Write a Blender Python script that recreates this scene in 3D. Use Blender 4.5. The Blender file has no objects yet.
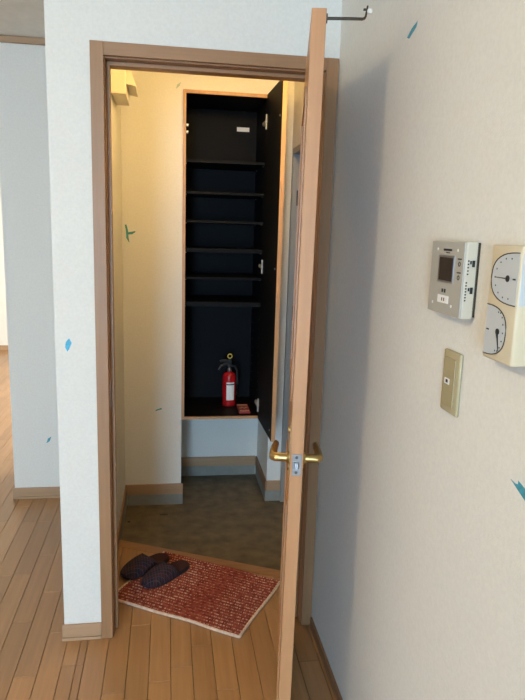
import bpy, bmesh, math, random
from mathutils import Vector, Matrix
random.seed(7)
sc = bpy.context.scene
COL = sc.collection

# ------------------------------------------------------------------ camera
F_PX, YAW, PITCH, ROLL = 620.14, 0.15437, 0.18876, 0.03081
CAM = Vector((0.24314, -2.14252, 1.51638))
fw = Vector((math.sin(YAW)*math.cos(PITCH), math.cos(YAW)*math.cos(PITCH), -math.sin(PITCH)))
rt = Vector((math.cos(YAW), -math.sin(YAW), 0)); up = rt.cross(fw)
rt2 = rt*math.cos(ROLL) + up*math.sin(ROLL); up2 = up*math.cos(ROLL) - rt*math.sin(ROLL)
cd = bpy.data.cameras.new('camera'); cam = bpy.data.objects.new('camera', cd); COL.objects.link(cam)
cd.sensor_fit = 'HORIZONTAL'; cd.sensor_width = 36; cd.lens = F_PX/525*36; cd.clip_start = 0.02
M3 = Matrix((rt2, up2, -fw)).transposed().to_4x4(); M3.translation = CAM
cam.matrix_world = M3
sc.camera = cam

# ------------------------------------------------------------------ world, daylight, exposure
sc.view_settings.view_transform = 'Standard'; sc.view_settings.look = 'None'
sc.view_settings.gamma = 1.0; sc.view_settings.use_curve_mapping = False
sc.view_settings.exposure = -0.08
w = bpy.data.worlds.new('world'); sc.world = w; w.use_nodes = True
w.node_tree.nodes['Background'].inputs[0].default_value = (0.55, 0.75, 1.0, 1)
w.node_tree.nodes['Background'].inputs[1].default_value = 1.0

def area(name, loc, direction, sx, sy, energy, col, spread=180):
    l = bpy.data.lights.new(name, 'AREA'); l.shape = 'RECTANGLE'; l.size = sx; l.size_y = sy
    l.energy = energy; l.color = col; l.spread = math.radians(spread)
    o = bpy.data.objects.new(name, l); COL.objects.link(o); o.location = loc
    o.rotation_euler = Vector(direction).to_track_quat('-Z', 'Z').to_euler()
    return o
# daylight coming in at the balcony window behind the camera, and at the window of the far room
DAY, FAR = 5, 215
DAY2 = 250
DAY_COL = (0.50, 0.74, 1.0); DAY2_COL = (0.465, 0.725, 1.0); ROOM_COL = (1.0, 0.80, 0.53); HALL_COL = (1.0, 0.66, 0.25)
area('daylight_balcony', (-2.3, -6.22, 1.15), (0.30, 1, -0.22), 1.2, 1.9, DAY, DAY_COL)
area('daylight_side_window', (-0.88, -6.22, 1.15), (0.16, 1, -0.16), 1.05, 1.9, DAY2, DAY2_COL)
area('daylight_far_room', (0.90, 3.9, 1.3), (-1, 0.20, -0.05), 2.2, 1.9, FAR, (1.0, 0.97, 0.88))
ROOM_LAMP = 180.0
HALL_LAMP = 150.0

# ------------------------------------------------------------------ materials
def new_mat(name):
    m = bpy.data.materials.new(name); m.use_nodes = True
    nt = m.node_tree; b = nt.nodes['Principled BSDF']
    return m, nt, b
def N(nt, t, **kw):
    n = nt.nodes.new(t)
    for k, v in kw.items(): setattr(n, k, v)
    return n
def plain(name, col, rough=0.5, metal=0.0, bump=0, bscale=200, var=0.0, vscale=20, spec=0.5):
    m, nt, b = new_mat(name)
    b.inputs['Roughness'].default_value = rough; b.inputs['Metallic'].default_value = metal
    b.inputs['Specular IOR Level'].default_value = spec
    tc = N(nt, 'ShaderNodeTexCoord')
    n = N(nt, 'ShaderNodeTexNoise'); n.inputs['Scale'].default_value = vscale; n.inputs['Detail'].default_value = 5
    nt.links.new(tc.outputs['Object'], n.inputs['Vector'])
    r = N(nt, 'ShaderNodeValToRGB')
    r.color_ramp.elements[0].position = 0.3; r.color_ramp.elements[1].position = 0.7
    r.color_ramp.elements[0].color = (*[c*(1-var) for c in col], 1); r.color_ramp.elements[1].color = (*[min(1, c*(1+var)) for c in col], 1)
    nt.links.new(n.outputs['Fac'], r.inputs['Fac']); nt.links.new(r.outputs['Color'], b.inputs['Base Color'])
    if bump:
        n2 = N(nt, 'ShaderNodeTexNoise'); n2.inputs['Scale'].default_value = bscale; n2.inputs['Detail'].default_value = 4
        nt.links.new(tc.outputs['Object'], n2.inputs['Vector'])
        bp = N(nt, 'ShaderNodeBump'); bp.inputs['Strength'].default_value = bump; bp.inputs['Distance'].default_value = 0.002
        nt.links.new(n2.outputs['Fac'], bp.inputs['Height']); nt.links.new(bp.outputs['Normal'], b.inputs['Normal'])
    return m
def wood(name, c1, c2, axis='z', rough=0.42, scale=1.0, spread=0.0, coat=0.0):
    m, nt, b = new_mat(name)
    b.inputs['Roughness'].default_value = rough; b.inputs['Coat Weight'].default_value = coat; b.inputs['Coat Roughness'].default_value = 0.25
    tc = N(nt, 'ShaderNodeTexCoord'); mp = N(nt, 'ShaderNodeMapping')
    s = {'x': (2.5, 55, 55), 'y': (55, 2.5, 55), 'z': (55, 55, 2.5)}[axis]
    mp.inputs['Scale'].default_value = tuple(a*scale for a in s)
    oi = N(nt, 'ShaderNodeObjectInfo'); gi = N(nt, 'ShaderNodeNewGeometry')
    ad = N(nt, 'ShaderNodeMath', operation='ADD'); fr = N(nt, 'ShaderNodeMath', operation='FRACT')
    nt.links.new(oi.outputs['Random'], ad.inputs[0]); nt.links.new(gi.outputs['Random Per Island'], ad.inputs[1]); nt.links.new(ad.outputs[0], fr.inputs[0])
    mu = N(nt, 'ShaderNodeVectorMath', operation='SCALE'); mu.inputs[0].default_value = (7.3, 3.1, 5.7)
    nt.links.new(fr.outputs[0], mu.inputs['Scale'])
    va = N(nt, 'ShaderNodeVectorMath', operation='ADD')
    nt.links.new(tc.outputs['Object'], va.inputs[0]); nt.links.new(mu.outputs[0], va.inputs[1]); nt.links.new(va.outputs[0], mp.inputs['Vector'])
    n = N(nt, 'ShaderNodeTexNoise'); n.inputs['Scale'].default_value = 1.0; n.inputs['Detail'].default_value = 6; n.inputs['Roughness'].default_value = 0.6
    nt.links.new(mp.outputs[0], n.inputs['Vector'])
    r = N(nt, 'ShaderNodeValToRGB'); r.color_ramp.elements[0].position = 0.3; r.color_ramp.elements[1].position = 0.7
    r.color_ramp.elements[0].color = (*c1, 1); r.color_ramp.elements[1].color = (*c2, 1)
    nt.links.new(n.outputs['Fac'], r.inputs['Fac'])
    mr = N(nt, 'ShaderNodeMapRange'); mr.inputs['To Min'].default_value = 1-spread; mr.inputs['To Max'].default_value = 1+spread
    nt.links.new(fr.outputs[0], mr.inputs['Value'])
    hs = N(nt, 'ShaderNodeHueSaturation'); nt.links.new(r.outputs['Color'], hs.inputs['Color']); nt.links.new(mr.outputs[0], hs.inputs['Value'])
    nt.links.new(hs.outputs[0], b.inputs['Base Color'])
    bp = N(nt, 'ShaderNodeBump'); bp.inputs['Strength'].default_value = 0.06; bp.inputs['Distance'].default_value = 0.002
    nt.links.new(n.outputs['Fac'], bp.inputs['Height']); nt.links.new(bp.outputs['Normal'], b.inputs['Normal'])
    return m
def emit(name, col, strength):
    m, nt, b = new_mat(name)
    b.inputs['Base Color'].default_value = (0.9, 0.9, 0.88, 1)
    b.inputs['Emission Color'].default_value = (*col, 1); b.inputs['Emission Strength'].default_value = strength
    return m
def plaid(name):
    m, nt, b = new_mat(name); b.inputs['Roughness'].default_value = 0.9
    tc = N(nt, 'ShaderNodeTexCoord'); mp = N(nt, 'ShaderNodeMapping'); mp.inputs['Rotation'].default_value = (0, 0, 0.6)
    nt.links.new(tc.outputs['Object'], mp.inputs['Vector'])
    sp = N(nt, 'ShaderNodeSeparateXYZ'); nt.links.new(mp.outputs[0], sp.inputs[0])
    def stripe(sock, period, width, off):
        a = N(nt, 'ShaderNodeMath', operation='ADD'); a.inputs[1].default_value = off + 10*period; nt.links.new(sock, a.inputs[0])
        q = N(nt, 'ShaderNodeMath', operation='MODULO'); q.inputs[1].default_value = period; nt.links.new(a.outputs[0], q.inputs[0])
        l = N(nt, 'ShaderNodeMath', operation='LESS_THAN'); l.inputs[1].default_value = width; nt.links.new(q.outputs[0], l.inputs[0])
        return l.outputs[0]
    prev = (0.008, 0.006, 0.010, 1)
    sock = None
    for ax, per, wd, off, col in (('X', .036, .013, 0, (0.030, 0.007, 0.012, 1)), ('Y', .036, .013, 0, (0.030, 0.007, 0.012, 1)),
                                  ('X', .012, .0016, .004, (0.060, 0.032, 0.046, 1)), ('Y', .012, .0016, .004, (0.060, 0.032, 0.046, 1))):
        mx = N(nt, 'ShaderNodeMix', data_type='RGBA')
        f = stripe(sp.outputs[ax], per, wd, off); nt.links.new(f, mx.inputs['Factor'])
        if sock is None: mx.inputs['A'].default_value = prev
        else: nt.links.new(sock, mx.inputs['A'])
        mx.inputs['B'].default_value = col
        sock = mx.outputs['Result']
    nt.links.new(sock, b.inputs['Base Color'])
    return m
ROW = 0.0182
def rug(name):
    m, nt, b = new_mat(name); b.inputs['Roughness'].default_value = 0.95; b.inputs['Specular IOR Level'].default_value = 0.1
    tc = N(nt, 'ShaderNodeTexCoord'); mp = N(nt, 'ShaderNodeMapping'); mp.inputs['Scale'].default_value = (150, 1/ROW, 1)
    nt.links.new(tc.outputs['Object'], mp.inputs['Vector'])
    sp = N(nt, 'ShaderNodeSeparateXYZ'); nt.links.new(mp.outputs[0], sp.inputs[0])
    def noise(sx, rowmul, det):
        fl = N(nt, 'ShaderNodeMath', operation='FLOOR'); a = N(nt, 'ShaderNodeMath', operation='MULTIPLY'); a.inputs[1].default_value = 2.0
        nt.links.new(sp.outputs['Y'], a.inputs[0]); nt.links.new(a.outputs[0], fl.inputs[0])
        m7 = N(nt, 'ShaderNodeMath', operation='MULTIPLY'); m7.inputs[1].default_value = rowmul; nt.links.new(fl.outputs[0], m7.inputs[0])
        mx = N(nt, 'ShaderNodeMath', operation='MULTIPLY'); mx.inputs[1].default_value = sx; nt.links.new(sp.outputs['X'], mx.inputs[0])
        cb = N(nt, 'ShaderNodeCombineXYZ'); nt.links.new(mx.outputs[0], cb.inputs['X']); nt.links.new(m7.outputs[0], cb.inputs['Y'])
        n = N(nt, 'ShaderNodeTexNoise'); n.inputs['Scale'].default_value = 1.0; n.inputs['Detail'].default_value = det
        nt.links.new(cb.outputs[0], n.inputs['Vector']); return n.outputs['Fac']
    n1 = noise(1.2, 7.37, 2); n2 = noise(0.35, 3.91, 3)
    fr = N(nt, 'ShaderNodeMath', operation='FRACT'); nt.links.new(sp.outputs['Y'], fr.inputs[0])
    band = N(nt, 'ShaderNodeMath', operation='LESS_THAN'); band.inputs[1].default_value = 0.30; nt.links.new(fr.outputs[0], band.inputs[0])
    base_ = N(nt, 'ShaderNodeValToRGB'); e = base_.color_ramp.elements
    e[0].position = 0.35; e[0].color = (0.155, 0.026, 0.020, 1); e[1].position = 0.66; e[1].color = (0.30, 0.075, 0.050, 1)
    nt.links.new(n2, base_.inputs['Fac'])
    fk = N(nt, 'ShaderNodeMapRange'); fk.inputs['From Min'].default_value = 0.47; fk.inputs['From Max'].default_value = 0.62; nt.links.new(n1, fk.inputs['Value'])
    mu = N(nt, 'ShaderNodeMath', operation='MULTIPLY'); nt.links.new(fk.outputs[0], mu.inputs[0]); nt.links.new(band.outputs[0], mu.inputs[1])
    mx = N(nt, 'ShaderNodeMix', data_type='RGBA'); nt.links.new(mu.outputs[0], mx.inputs['Factor']); nt.links.new(base_.outputs['Color'], mx.inputs['A'])
    mx.inputs['B'].default_value = (0.56, 0.33, 0.24, 1)
    nt.links.new(mx.outputs['Result'], b.inputs['Base Color'])
    bp = N(nt, 'ShaderNodeBump'); bp.inputs['Strength'].default_value = 0.5; bp.inputs['Distance'].default_value = 0.003
    nt.links.new(n1, bp.inputs['Height']); nt.links.new(bp.outputs['Normal'], b.inputs['Normal'])
    return m

MAT = {}
MAT['wallpaper'] = plain('wallpaper', (0.80, 0.78, 0.72), 0.85, bump=0.35, bscale=300, var=0.03, vscale=110, spec=0.2)
MAT['ceiling'] = plain('ceiling_paper', (0.84, 0.82, 0.75), 0.9, bump=0.2, bscale=200, var=0.04)
MAT['casing'] = wood('casing_wood', (0.31, 0.162, 0.074), (0.37, 0.202, 0.095), 'z', 0.45)
MAT['casing_x'] = wood('casing_wood_across', (0.31, 0.162, 0.074), (0.37, 0.202, 0.095), 'x', 0.45)
MAT['door_edge'] = wood('door_edge_wood', (0.44, 0.215, 0.090), (0.51, 0.258, 0.115), 'z', 0.5)
MAT['door_face'] = wood('door_veneer', (0.40, 0.198, 0.086), (0.48, 0.245, 0.110), 'z', 0.4)
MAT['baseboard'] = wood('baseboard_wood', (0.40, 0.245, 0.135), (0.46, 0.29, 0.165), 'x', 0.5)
MAT['baseboard_y_shaded'] = wood('baseboard_wood_along_shaded', (0.24, 0.130, 0.065), (0.31, 0.175, 0.090), 'y', 0.5)  # darker copy of the baseboard wood; shade behind the open door put into its colour
MAT['floor'] = wood('floor_wood', (0.33, 0.170, 0.066), (0.42, 0.228, 0.098), 'y', 0.33, spread=0.13, coat=0.25)
MAT['nosing'] = wood('nosing_wood', (0.27, 0.135, 0.055), (0.35, 0.18, 0.08), 'x', 0.35)
MAT['subfloor'] = plain('subfloor_dark', (0.05, 0.028, 0.014), 0.8)
MAT['entry_floor'] = plain('entry_floor_sheet', (0.135, 0.105, 0.062), 0.55, bump=0.15, bscale=120, var=0.35, vscale=14)
MAT['grey_base'] = plain('grey_base_strip', (0.27, 0.27, 0.24), 0.6, var=0.08)
MAT['black'] = plain('cabinet_black', (0.0032, 0.0036, 0.0050), 0.6, var=0.1, vscale=60, spec=0.13)
MAT['cab_wood'] = wood('cabinet_edge_wood', (0.48, 0.26, 0.12), (0.56, 0.32, 0.16), 'z', 0.45)
MAT['brass'] = plain('brass', (0.46, 0.32, 0.13), 0.34, 1.0)
MAT['steel'] = plain('steel', (0.40, 0.40, 0.41), 0.38, 1.0)
MAT['nickel'] = plain('nickel_hinge', (0.42, 0.41, 0.38), 0.45, 0.2)
MAT['lock_steel'] = plain('lock_steel', (0.26, 0.255, 0.25), 0.5, 0.9)
MAT['dark_metal'] = plain('dark_metal', (0.07, 0.055, 0.04), 0.4, 0.8)
MAT['white_plastic'] = plain('white_plastic', (0.80, 0.79, 0.75), 0.4)
MAT['cream_plastic'] = plain('cream_plastic', (0.76, 0.70, 0.55), 0.4)
MAT['beige_plastic'] = plain('beige_plastic', (0.66, 0.57, 0.40), 0.32)
MAT['ivory_switch'] = plain('ivory_switch', (0.46, 0.40, 0.24), 0.4)
MAT['ivory_button'] = plain('ivory_switch_button', (0.40, 0.34, 0.19), 0.4)
MAT['silver_plate'] = plain('silver_plate', (0.46, 0.445, 0.39), 0.4, 0.1)
MAT['intercom_body'] = plain('intercom_body', (0.60, 0.56, 0.45), 0.45)
MAT['screen'] = plain('lcd_screen', (0.035, 0.030, 0.026), 0.15)
MAT['ink'] = plain('black_ink', (0.015, 0.014, 0.013), 0.5)
MAT['paper'] = plain('white_paper', (0.86, 0.86, 0.84), 0.6)
MAT['dial'] = plain('dial_face', (0.54, 0.57, 0.58), 0.4)
MAT['red_paint'] = plain('red_enamel', (0.44, 0.010, 0.014), 0.25)
MAT['red_card'] = plain('red_card', (0.26, 0.02, 0.018), 0.5)
MAT['pink_ink'] = plain('pale_ink', (0.75, 0.55, 0.45), 0.6)
MAT['yellow_pin'] = plain('yellow_pin', (0.80, 0.62, 0.10), 0.4)
MAT['rubber'] = plain('black_rubber', (0.014, 0.014, 0.015), 0.6)
MAT['tape'] = plain('teal_tape', (0.06, 0.33, 0.42), 0.5, var=0.25, vscale=90)
MAT['tape_dark'] = plain('dark_green_tape', (0.06, 0.30, 0.30), 0.5, var=0.25, vscale=90)
MAT['tape_pale'] = plain('pale_tape', (0.42, 0.56, 0.48), 0.5, var=0.15, vscale=90)
MAT['tape_blue'] = plain('blue_tape', (0.07, 0.42, 0.62), 0.5, var=0.25, vscale=90)
MAT['steel_door'] = plain('grey_painted_steel', (0.17, 0.18, 0.19), 0.4)
MAT['steel_frame'] = plain('grey_frame_paint', (0.30, 0.29, 0.27), 0.45)
MAT['alu'] = plain('window_aluminium', (0.55, 0.55, 0.54), 0.4, 0.6)
MAT['plaid'] = plaid('slipper_plaid')
MAT['insole'] = plain('slipper_insole', (0.035, 0.008, 0.012), 0.9, bump=0.3, bscale=400)
MAT['sole'] = plain('slipper_sole', (0.012, 0.010, 0.012), 0.8)
MAT['rug'] = rug('woven_rug')
MAT['rug_edge'] = plain('rug_binding', (0.66, 0.50, 0.38), 0.9, bump=0.4, bscale=300, var=0.2, vscale=80)
gm, gnt, gb = new_mat('clear_glass')
gb.inputs['Transmission Weight'].default_value = 1.0; gb.inputs['Roughness'].default_value = 0.02; gb.inputs['IOR'].default_value = 1.2
gb.inputs['Base Color'].default_value = (0.95, 0.97, 1, 1); MAT['glass'] = gm
MAT['room_lamp'] = emit('room_lamp_glow', ROOM_COL, ROOM_LAMP)
MAT['hall_lamp'] = emit('hall_lamp_glow', HALL_COL, HALL_LAMP)

# ------------------------------------------------------------------ mesh helpers
class MB:
    def __init__(s): s.bm = bmesh.new()
    def box(s, x0, x1, y0, y1, z0, z1, bev=0.0, seg=2, mat=None):
        m = Matrix.Translation(((x0+x1)/2, (y0+y1)/2, (z0+z1)/2)) @ Matrix.Diagonal((abs(x1-x0), abs(y1-y0), abs(z1-z0), 1))
        if mat is not None: m = mat @ m
        r = bmesh.ops.create_cube(s.bm, size=1, matrix=m)
        if bev:
            es = list({e for v in r['verts'] for e in v.link_edges})
            bmesh.ops.bevel(s.bm, geom=es, offset=bev, segments=seg, affect='EDGES', profile=0.5)
        return s
    def prism(s, pts, h0, h1, plane='xy'):
        def P(a, b, h): return {'xy': (a, b, h), 'xz': (a, h, b), 'yz': (h, a, b)}[plane]
        lo = [s.bm.verts.new(P(a, b, h0)) for a, b in pts]; hi = [s.bm.verts.new(P(a, b, h1)) for a, b in pts]
        n = len(pts)
        s.bm.faces.new(lo[::-1]); s.bm.faces.new(hi)
        for i in range(n): s.bm.faces.new((lo[i], lo[(i+1) % n], hi[(i+1) % n], hi[i]))
        return s
    def cyl(s, a, b, r, r2=None, n=16):
        a = Vector(a); b = Vector(b); d = b-a
        m = Matrix.Translation((a+b)/2) @ d.to_track_quat('Z', 'Y').to_matrix().to_4x4()
        bmesh.ops.create_cone(s.bm, cap_ends=True, segments=n, radius1=r, radius2=r if r2 is None else r2, depth=d.length, matrix=m)
        return s
    def lathe(s, prof, c=(0, 0, 0), n=24):
        rings = []
        for r, z in prof:
            if r < 1e-6: rings.append([s.bm.verts.new((c[0], c[1], c[2]+z))])
            else: rings.append([s.bm.verts.new((c[0]+r*math.cos(2*math.pi*i/n), c[1]+r*math.sin(2*math.pi*i/n), c[2]+z)) for i in range(n)])
        for A, B in zip(rings, rings[1:]):
            for i in range(n):
                j = (i+1) % n
                if len(A) == 1 and len(B) == 1: continue
                if len(A) == 1: s.bm.faces.new((A[0], B[i], B[j]))
                elif len(B) == 1: s.bm.faces.new((A[i], A[j], B[0]))
                else: s.bm.faces.new((A[i], A[j], B[j], B[i]))
        return s
    def tube(s, pts, rad, n=10):
        pts = [Vector(p) for p in pts]; rings = []
        for i, p in enumerate(pts):
            t = (pts[min(i+1, len(pts)-1)] - pts[max(i-1, 0)]).normalized()
            q = t.to_track_quat('Z', 'Y'); r = rad[i] if isinstance(rad, (list, tuple)) else rad
            rx, ry = r if isinstance(r, (list, tuple)) else (r, r)
            rings.append([s.bm.verts.new(p + q @ Vector((rx*math.cos(2*math.pi*k/n), ry*math.sin(2*math.pi*k/n), 0))) for k in range(n)])
        for A, B in zip(rings, rings[1:]):
            for k in range(n): s.bm.faces.new((A[k], A[(k+1) % n], B[(k+1) % n], B[k]))
        s.bm.faces.new(rings[0][::-1]); s.bm.faces.new(rings[-1])
        return s
    def torus(s, c, R, r, axis='y', n=24, m=8):
        rings = []
        for i in range(n):
            a = 2*math.pi*i/n; ring = []
            for j in range(m):
                b = 2*math.pi*j/m; rr = R + r*math.cos(b); h = r*math.sin(b)
                x, y = rr*math.cos(a), rr*math.sin(a)
                v = {'y': (x, h, y), 'z': (x, y, h), 'x': (h, x, y)}[axis]
                ring.append(s.bm.verts.new((c[0]+v[0], c[1]+v[1], c[2]+v[2])))
            rings.append(ring)
        for i in range(n):
            A, B = rings[i], rings[(i+1) % n]
            for j in range(m): s.bm.faces.new((A[j], A[(j+1) % m], B[(j+1) % m], B[j]))
        return s
    def build(s, name, mat, parent=None, loc=(0, 0, 0), smooth=False, origin=None):
        """loc: what is subtracted from the vertices (the root's place); origin: place of a top-level mesh"""
        bmesh.ops.recalc_face_normals(s.bm, faces=s.bm.faces[:])
        me = bpy.data.meshes.new(name)
        sub = Vector(origin) if origin is not None else Vector(loc)
        for v in s.bm.verts: v.co -= sub
        s.bm.to_mesh(me); s.bm.free()
        if smooth:
            for f in me.polygons: f.use_smooth = True
            try: me.set_sharp_from_angle(angle=math.radians(smooth if smooth is not True else 40))
            except Exception: pass
        me.materials.append(MAT[mat] if isinstance(mat, str) else mat)
        o = bpy.data.objects.new(name, me); COL.objects.link(o)
        if parent: o.parent = parent
        if origin is not None: o.location = sub
        return o
def tag(o, label=None, cat=None, group=None, kind=None):
    if label: o['label'] = label
    if cat: o['category'] = cat
    if group: o['group'] = group
    if kind: o['kind'] = kind
    return o
def empty(name, loc, rz=0, label=None, cat=None, group=None, kind=None):
    o = bpy.data.objects.new(name, None); COL.objects.link(o); o.location = loc; o.rotation_euler = (0, 0, rz)
    o.empty_display_size = 0.05
    return tag(o, label, cat, group, kind)
def S(name, mb, mat, parent=None, **kw):
    o = mb.build(name, mat, parent, **kw)
    if parent is None: o['kind'] = 'structure'
    return o
def clip(poly, n, d):
    """keep the side n.p <= d of a convex polygon"""
    out = []
    for i in range(len(poly)):
        a, b = poly[i], poly[(i+1) % len(poly)]
        da = n[0]*a[0]+n[1]*a[1]-d; db = n[0]*b[0]+n[1]*b[1]-d
        if da <= 0: out.append(a)
        if (da < 0 < db) or (db < 0 < da):
            t = da/(da-db); out.append((a[0]+t*(b[0]-a[0]), a[1]+t*(b[1]-a[1])))
    return out
def project(P):
    d = Vector(P)-CAM; z = d.dot(fw)
    if z < 0.05: return None
    return 262.5+F_PX*d.dot(rt2)/z, 350-F_PX*d.dot(up2)/z

# ------------------------------------------------------------------ key measures (metres)
WX = 0.8060          # room side of the right wall
WL = -0.1343         # free end of the door wall
YB = 1.290           # back wall of the hall and of the passage
YA = 1.705           # back of the alcove under the cabinet
HL, HR = 0.003, 0.905  # hall side walls
ZC = 2.42            # ceiling
ZG = -0.066          # entry floor
XMIN, YMIN, YMAX = -4.4, -6.3, 5.65
BW = 0.07575; X0 = -0.04756
# outer edge of the raised floor, running diagonally through the hall
EA, EB = Vector((0.0, 0.760)), Vector((0.94, 0.310))
ed = (EB-EA).normalized(); en = Vector((-ed.y, ed.x))      # en points to the entry side
NOSE = 0.058

# ------------------------------------------------------------------ floor
fl = MB()
fl.box(XMIN, WL+0.06, YMIN, YMAX, -0.12, -0.014)
fl.box(WL+0.06, WX+0.1, YMIN, 0.06, -0.12, -0.014)
pp = [(WL+0.06, 0.06), (0.94, 0.06), (0.94, EB.y-0.02), (WL+0.06, EA.y+0.02)]
pp = clip(pp, (en.x, en.y), en.dot(EA)-0.006)
fl.prism(pp, -0.12, -0.014)
floor = S('floor', fl, 'subfloor')
joints = {-4: .131, -3: .329, -1: -.14, -6: .474, 3: -.255, 4: -.187, 5: -.082, 2: .064, 8: -.37, -2: .05, 0: .14, 1: -.29, 6: .19, 7: -.02, 9: .11, 10: .3, -5: -.03, -7: .16}
LB = 0.509
boards = []
nose_d = en.dot(EA) - NOSE
k0 = int((XMIN-X0)/BW)-1
for k in range(k0, 13):
    xa, xb = X0+k*BW, X0+(k+1)*BW
    j0 = joints.get(k, random.uniform(0, LB))
    n0 = int((YMIN-j0)/LB)-1
    for n in range(n0, int((YMAX-j0)/LB)+1):
        rect = [(xa, j0+n*LB), (xb, j0+n*LB), (xb, j0+(n+1)*LB), (xa, j0+(n+1)*LB)]
        pieces = []
        if xa < WL+0.06:
            q = clip(clip(clip(rect, (1, 0), WL+0.06), (0, 1), YMAX), (0, -1), -YMIN); q = clip(q, (-1, 0), -XMIN)
            pieces.append(q)
        if xb > WL+0.06:
            q = clip(clip(rect, (-1, 0), -(WL+0.06)), (0, -1), -YMIN)
            lo = clip(clip(q, (0, 1), 0.06), (1, 0), WX) if xb > WX-0.001 else clip(q, (en.x, en.y), nose_d)
            pieces.append(lo)
            if xb > WX-0.001:
                hi = clip(clip(clip(q, (0, -1), -0.06), (1, 0), HR), (en.x, en.y), nose_d); pieces.append(hi)
        for q in pieces:
            if len(q) < 3: continue
            A = abs(sum(q[i][0]*q[(i+1) % len(q)][1]-q[(i+1) % len(q)][0]*q[i][1] for i in range(len(q))))/2
            if A < 2e-4: continue
            boards.append(q)
def board_geo(bm, q, cx, cy):
    c = Vector((sum(p[0] for p in q)/len(q), sum(p[1] for p in q)/len(q)))
    def inset(d):
        n = len(q); out = []
        area2 = sum(q[i][0]*q[(i+1) % n][1]-q[(i+1) % n][0]*q[i][1] for i in range(n)); sg = 1 if area2 > 0 else -1
        for i in range(n):
            p0, p1, p2 = Vector(q[i-1]), Vector(q[i]), Vector(q[(i+1) % n])
            e1, e2 = (p1-p0), (p2-p1)
            if e1.length < 1e-6 or e2.length < 1e-6: out.append(p1); continue
            e1.normalize(); e2.normalize()
            n1, n2 = Vector((-e1.y, e1.x))*sg, Vector((-e2.y, e2.x))*sg
            b = n1+n2; den = b.dot(n1)
            out.append(p1 + b*(d/den if abs(den) > 0.2 else d))
        return out
    lo, mid, hi = inset(0.0006), inset(0.0006), inset(0.0017)
    rings = [[bm.verts.new((p.x-cx, p.y-cy, z)) for p in r] for r, z in ((lo, -0.014), (mid, -0.0016), (hi, 0.0))]
    n = len(q)
    bm.faces.new(rings[2]); 
    for A, B in zip(rings, rings[1:]):
        for i in range(n): bm.faces.new((A[i], A[(i+1) % n], B[(i+1) % n], B[i]))
def shown(q):
    pr = [project((p[0], p[1], 0)) for p in q]
    c = project((sum(p[0] for p in q)/len(q), sum(p[1] for p in q)/len(q), 0))
    pts = [p for p in pr if p]
    if len(pts) < len(q): return 0
    if not any(-5 < p[0] < 530 and 300 < p[1] < 705 for p in pts + [c]): return 0
    cx = sum(p[0] for p in q)/len(q); cy = sum(p[1] for p in q)/len(q)
    if cx > WL and cy > 0.8: return 0
    if cx > -0.55 and cy > YB+0.3: return 0
    n = len(pts)
    return abs(sum(pts[i][0]*pts[(i+1) % n][1]-pts[(i+1) % n][0]*pts[i][1] for i in range(n)))/2
order = sorted(range(len(boards)), key=lambda i: -shown(boards[i]))
singles = [i for i in order[:300] if shown(boards[i]) > 0]
cache = {}
for i in singles:
    q = boards[i]; cx = sum(p[0] for p in q)/len(q); cy = sum(p[1] for p in q)/len(q)
    key = tuple((round(p[0]-cx, 4), round(p[1]-cy, 4)) for p in q)
    if key not in cache:
        bm = bmesh.new(); board_geo(bm, q, cx, cy); bmesh.ops.recalc_face_normals(bm, faces=bm.faces[:])
        me = bpy.data.meshes.new('board'); bm.to_mesh(me); bm.free(); me.materials.append(MAT['floor']); cache[key] = me
    o = bpy.data.objects.new('board', cache[key]); COL.objects.link(o); o.location = (cx, cy, 0); o.parent = floor
rest = set(range(len(boards)))-set(singles)
bm = bmesh.new()
for i in rest: board_geo(bm, boards[i], 0, 0)
bmesh.ops.recalc_face_normals(bm, faces=bm.faces[:])
me = bpy.data.meshes.new('further_boards'); bm.to_mesh(me); bm.free(); me.materials.append(MAT['floor'])
o = bpy.data.objects.new('further_boards', me); COL.objects.link(o); o.parent = floor; o['kind'] = 'stuff'
# nosing along the raised edge
ia = EA - en*NOSE; ib = EB - en*NOSE
nz = MB()
q = clip(clip([tuple(EA), tuple(EB), tuple(ib), tuple(ia)], (-1, 0), -HL), (1, 0), HR)
nz.prism(q, -0.05, 0.001)
nz.build('edge_nosing', 'nosing', floor)
# entry floor
S('floor_entry', MB().box(WL+0.06, 1.05, 0.30, 1.75, ZG-0.05, ZG), 'entry_floor')

# ------------------------------------------------------------------ ceiling and walls
S('ceiling', MB().box(XMIN-0.1, 1.1, YMIN-0.1, YMAX+0.1, ZC, ZC+0.05), 'ceiling')
CW = 0.041; OT = 2.046     # casing width, opening height
wf = MB()
wf.box(WL, 0.03, 0.006, 0.124, 0, ZC); wf.box(0.03, WX, 0.006, 0.124, OT+0.01, ZC); wf.box(0.772, WX+0.12, 0.006, 0.124, 0, OT+0.01)
S('wall_front', wf, 'wallpaper')
S('wall_right', MB().box(WX, WX+0.12, YMIN, 0.006, 0, ZC), 'wallpaper')
S('wall_hall_left', MB().box(WL, HL, 0.124, YB, ZG, ZC), 'wallpaper')
wb = MB()
CX0, CX1, CZ0, CZ1 = 0.3205, 0.780, 0.450, 2.226      # cabinet outside
wb.box(-0.603, CX0, YB, 1.80, ZG, ZC)
wb.box(CX0, 0.826, YA+0.004, 1.80, ZG, ZC)
wb.box(CX0, 0.826, YB, YA+0.004, CZ1+0.001, ZC)
wb.box(CX1+0.001, 0.826, YB, YA+0.004, CZ0, CZ1+0.001)
wb.box(0.826, 1.05, YB, 1.80, ZG, ZC)
S('wall_hall_back', wb, 'wallpaper')
wr = MB()
EDT = 1.958
wr.box(HR, 1.05, 0.124, 0.34, ZG, ZC); wr.box(HR, 1.05, 0.34, YB, EDT, ZC)
S('wall_hall_right', wr, 'wallpaper')
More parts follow.
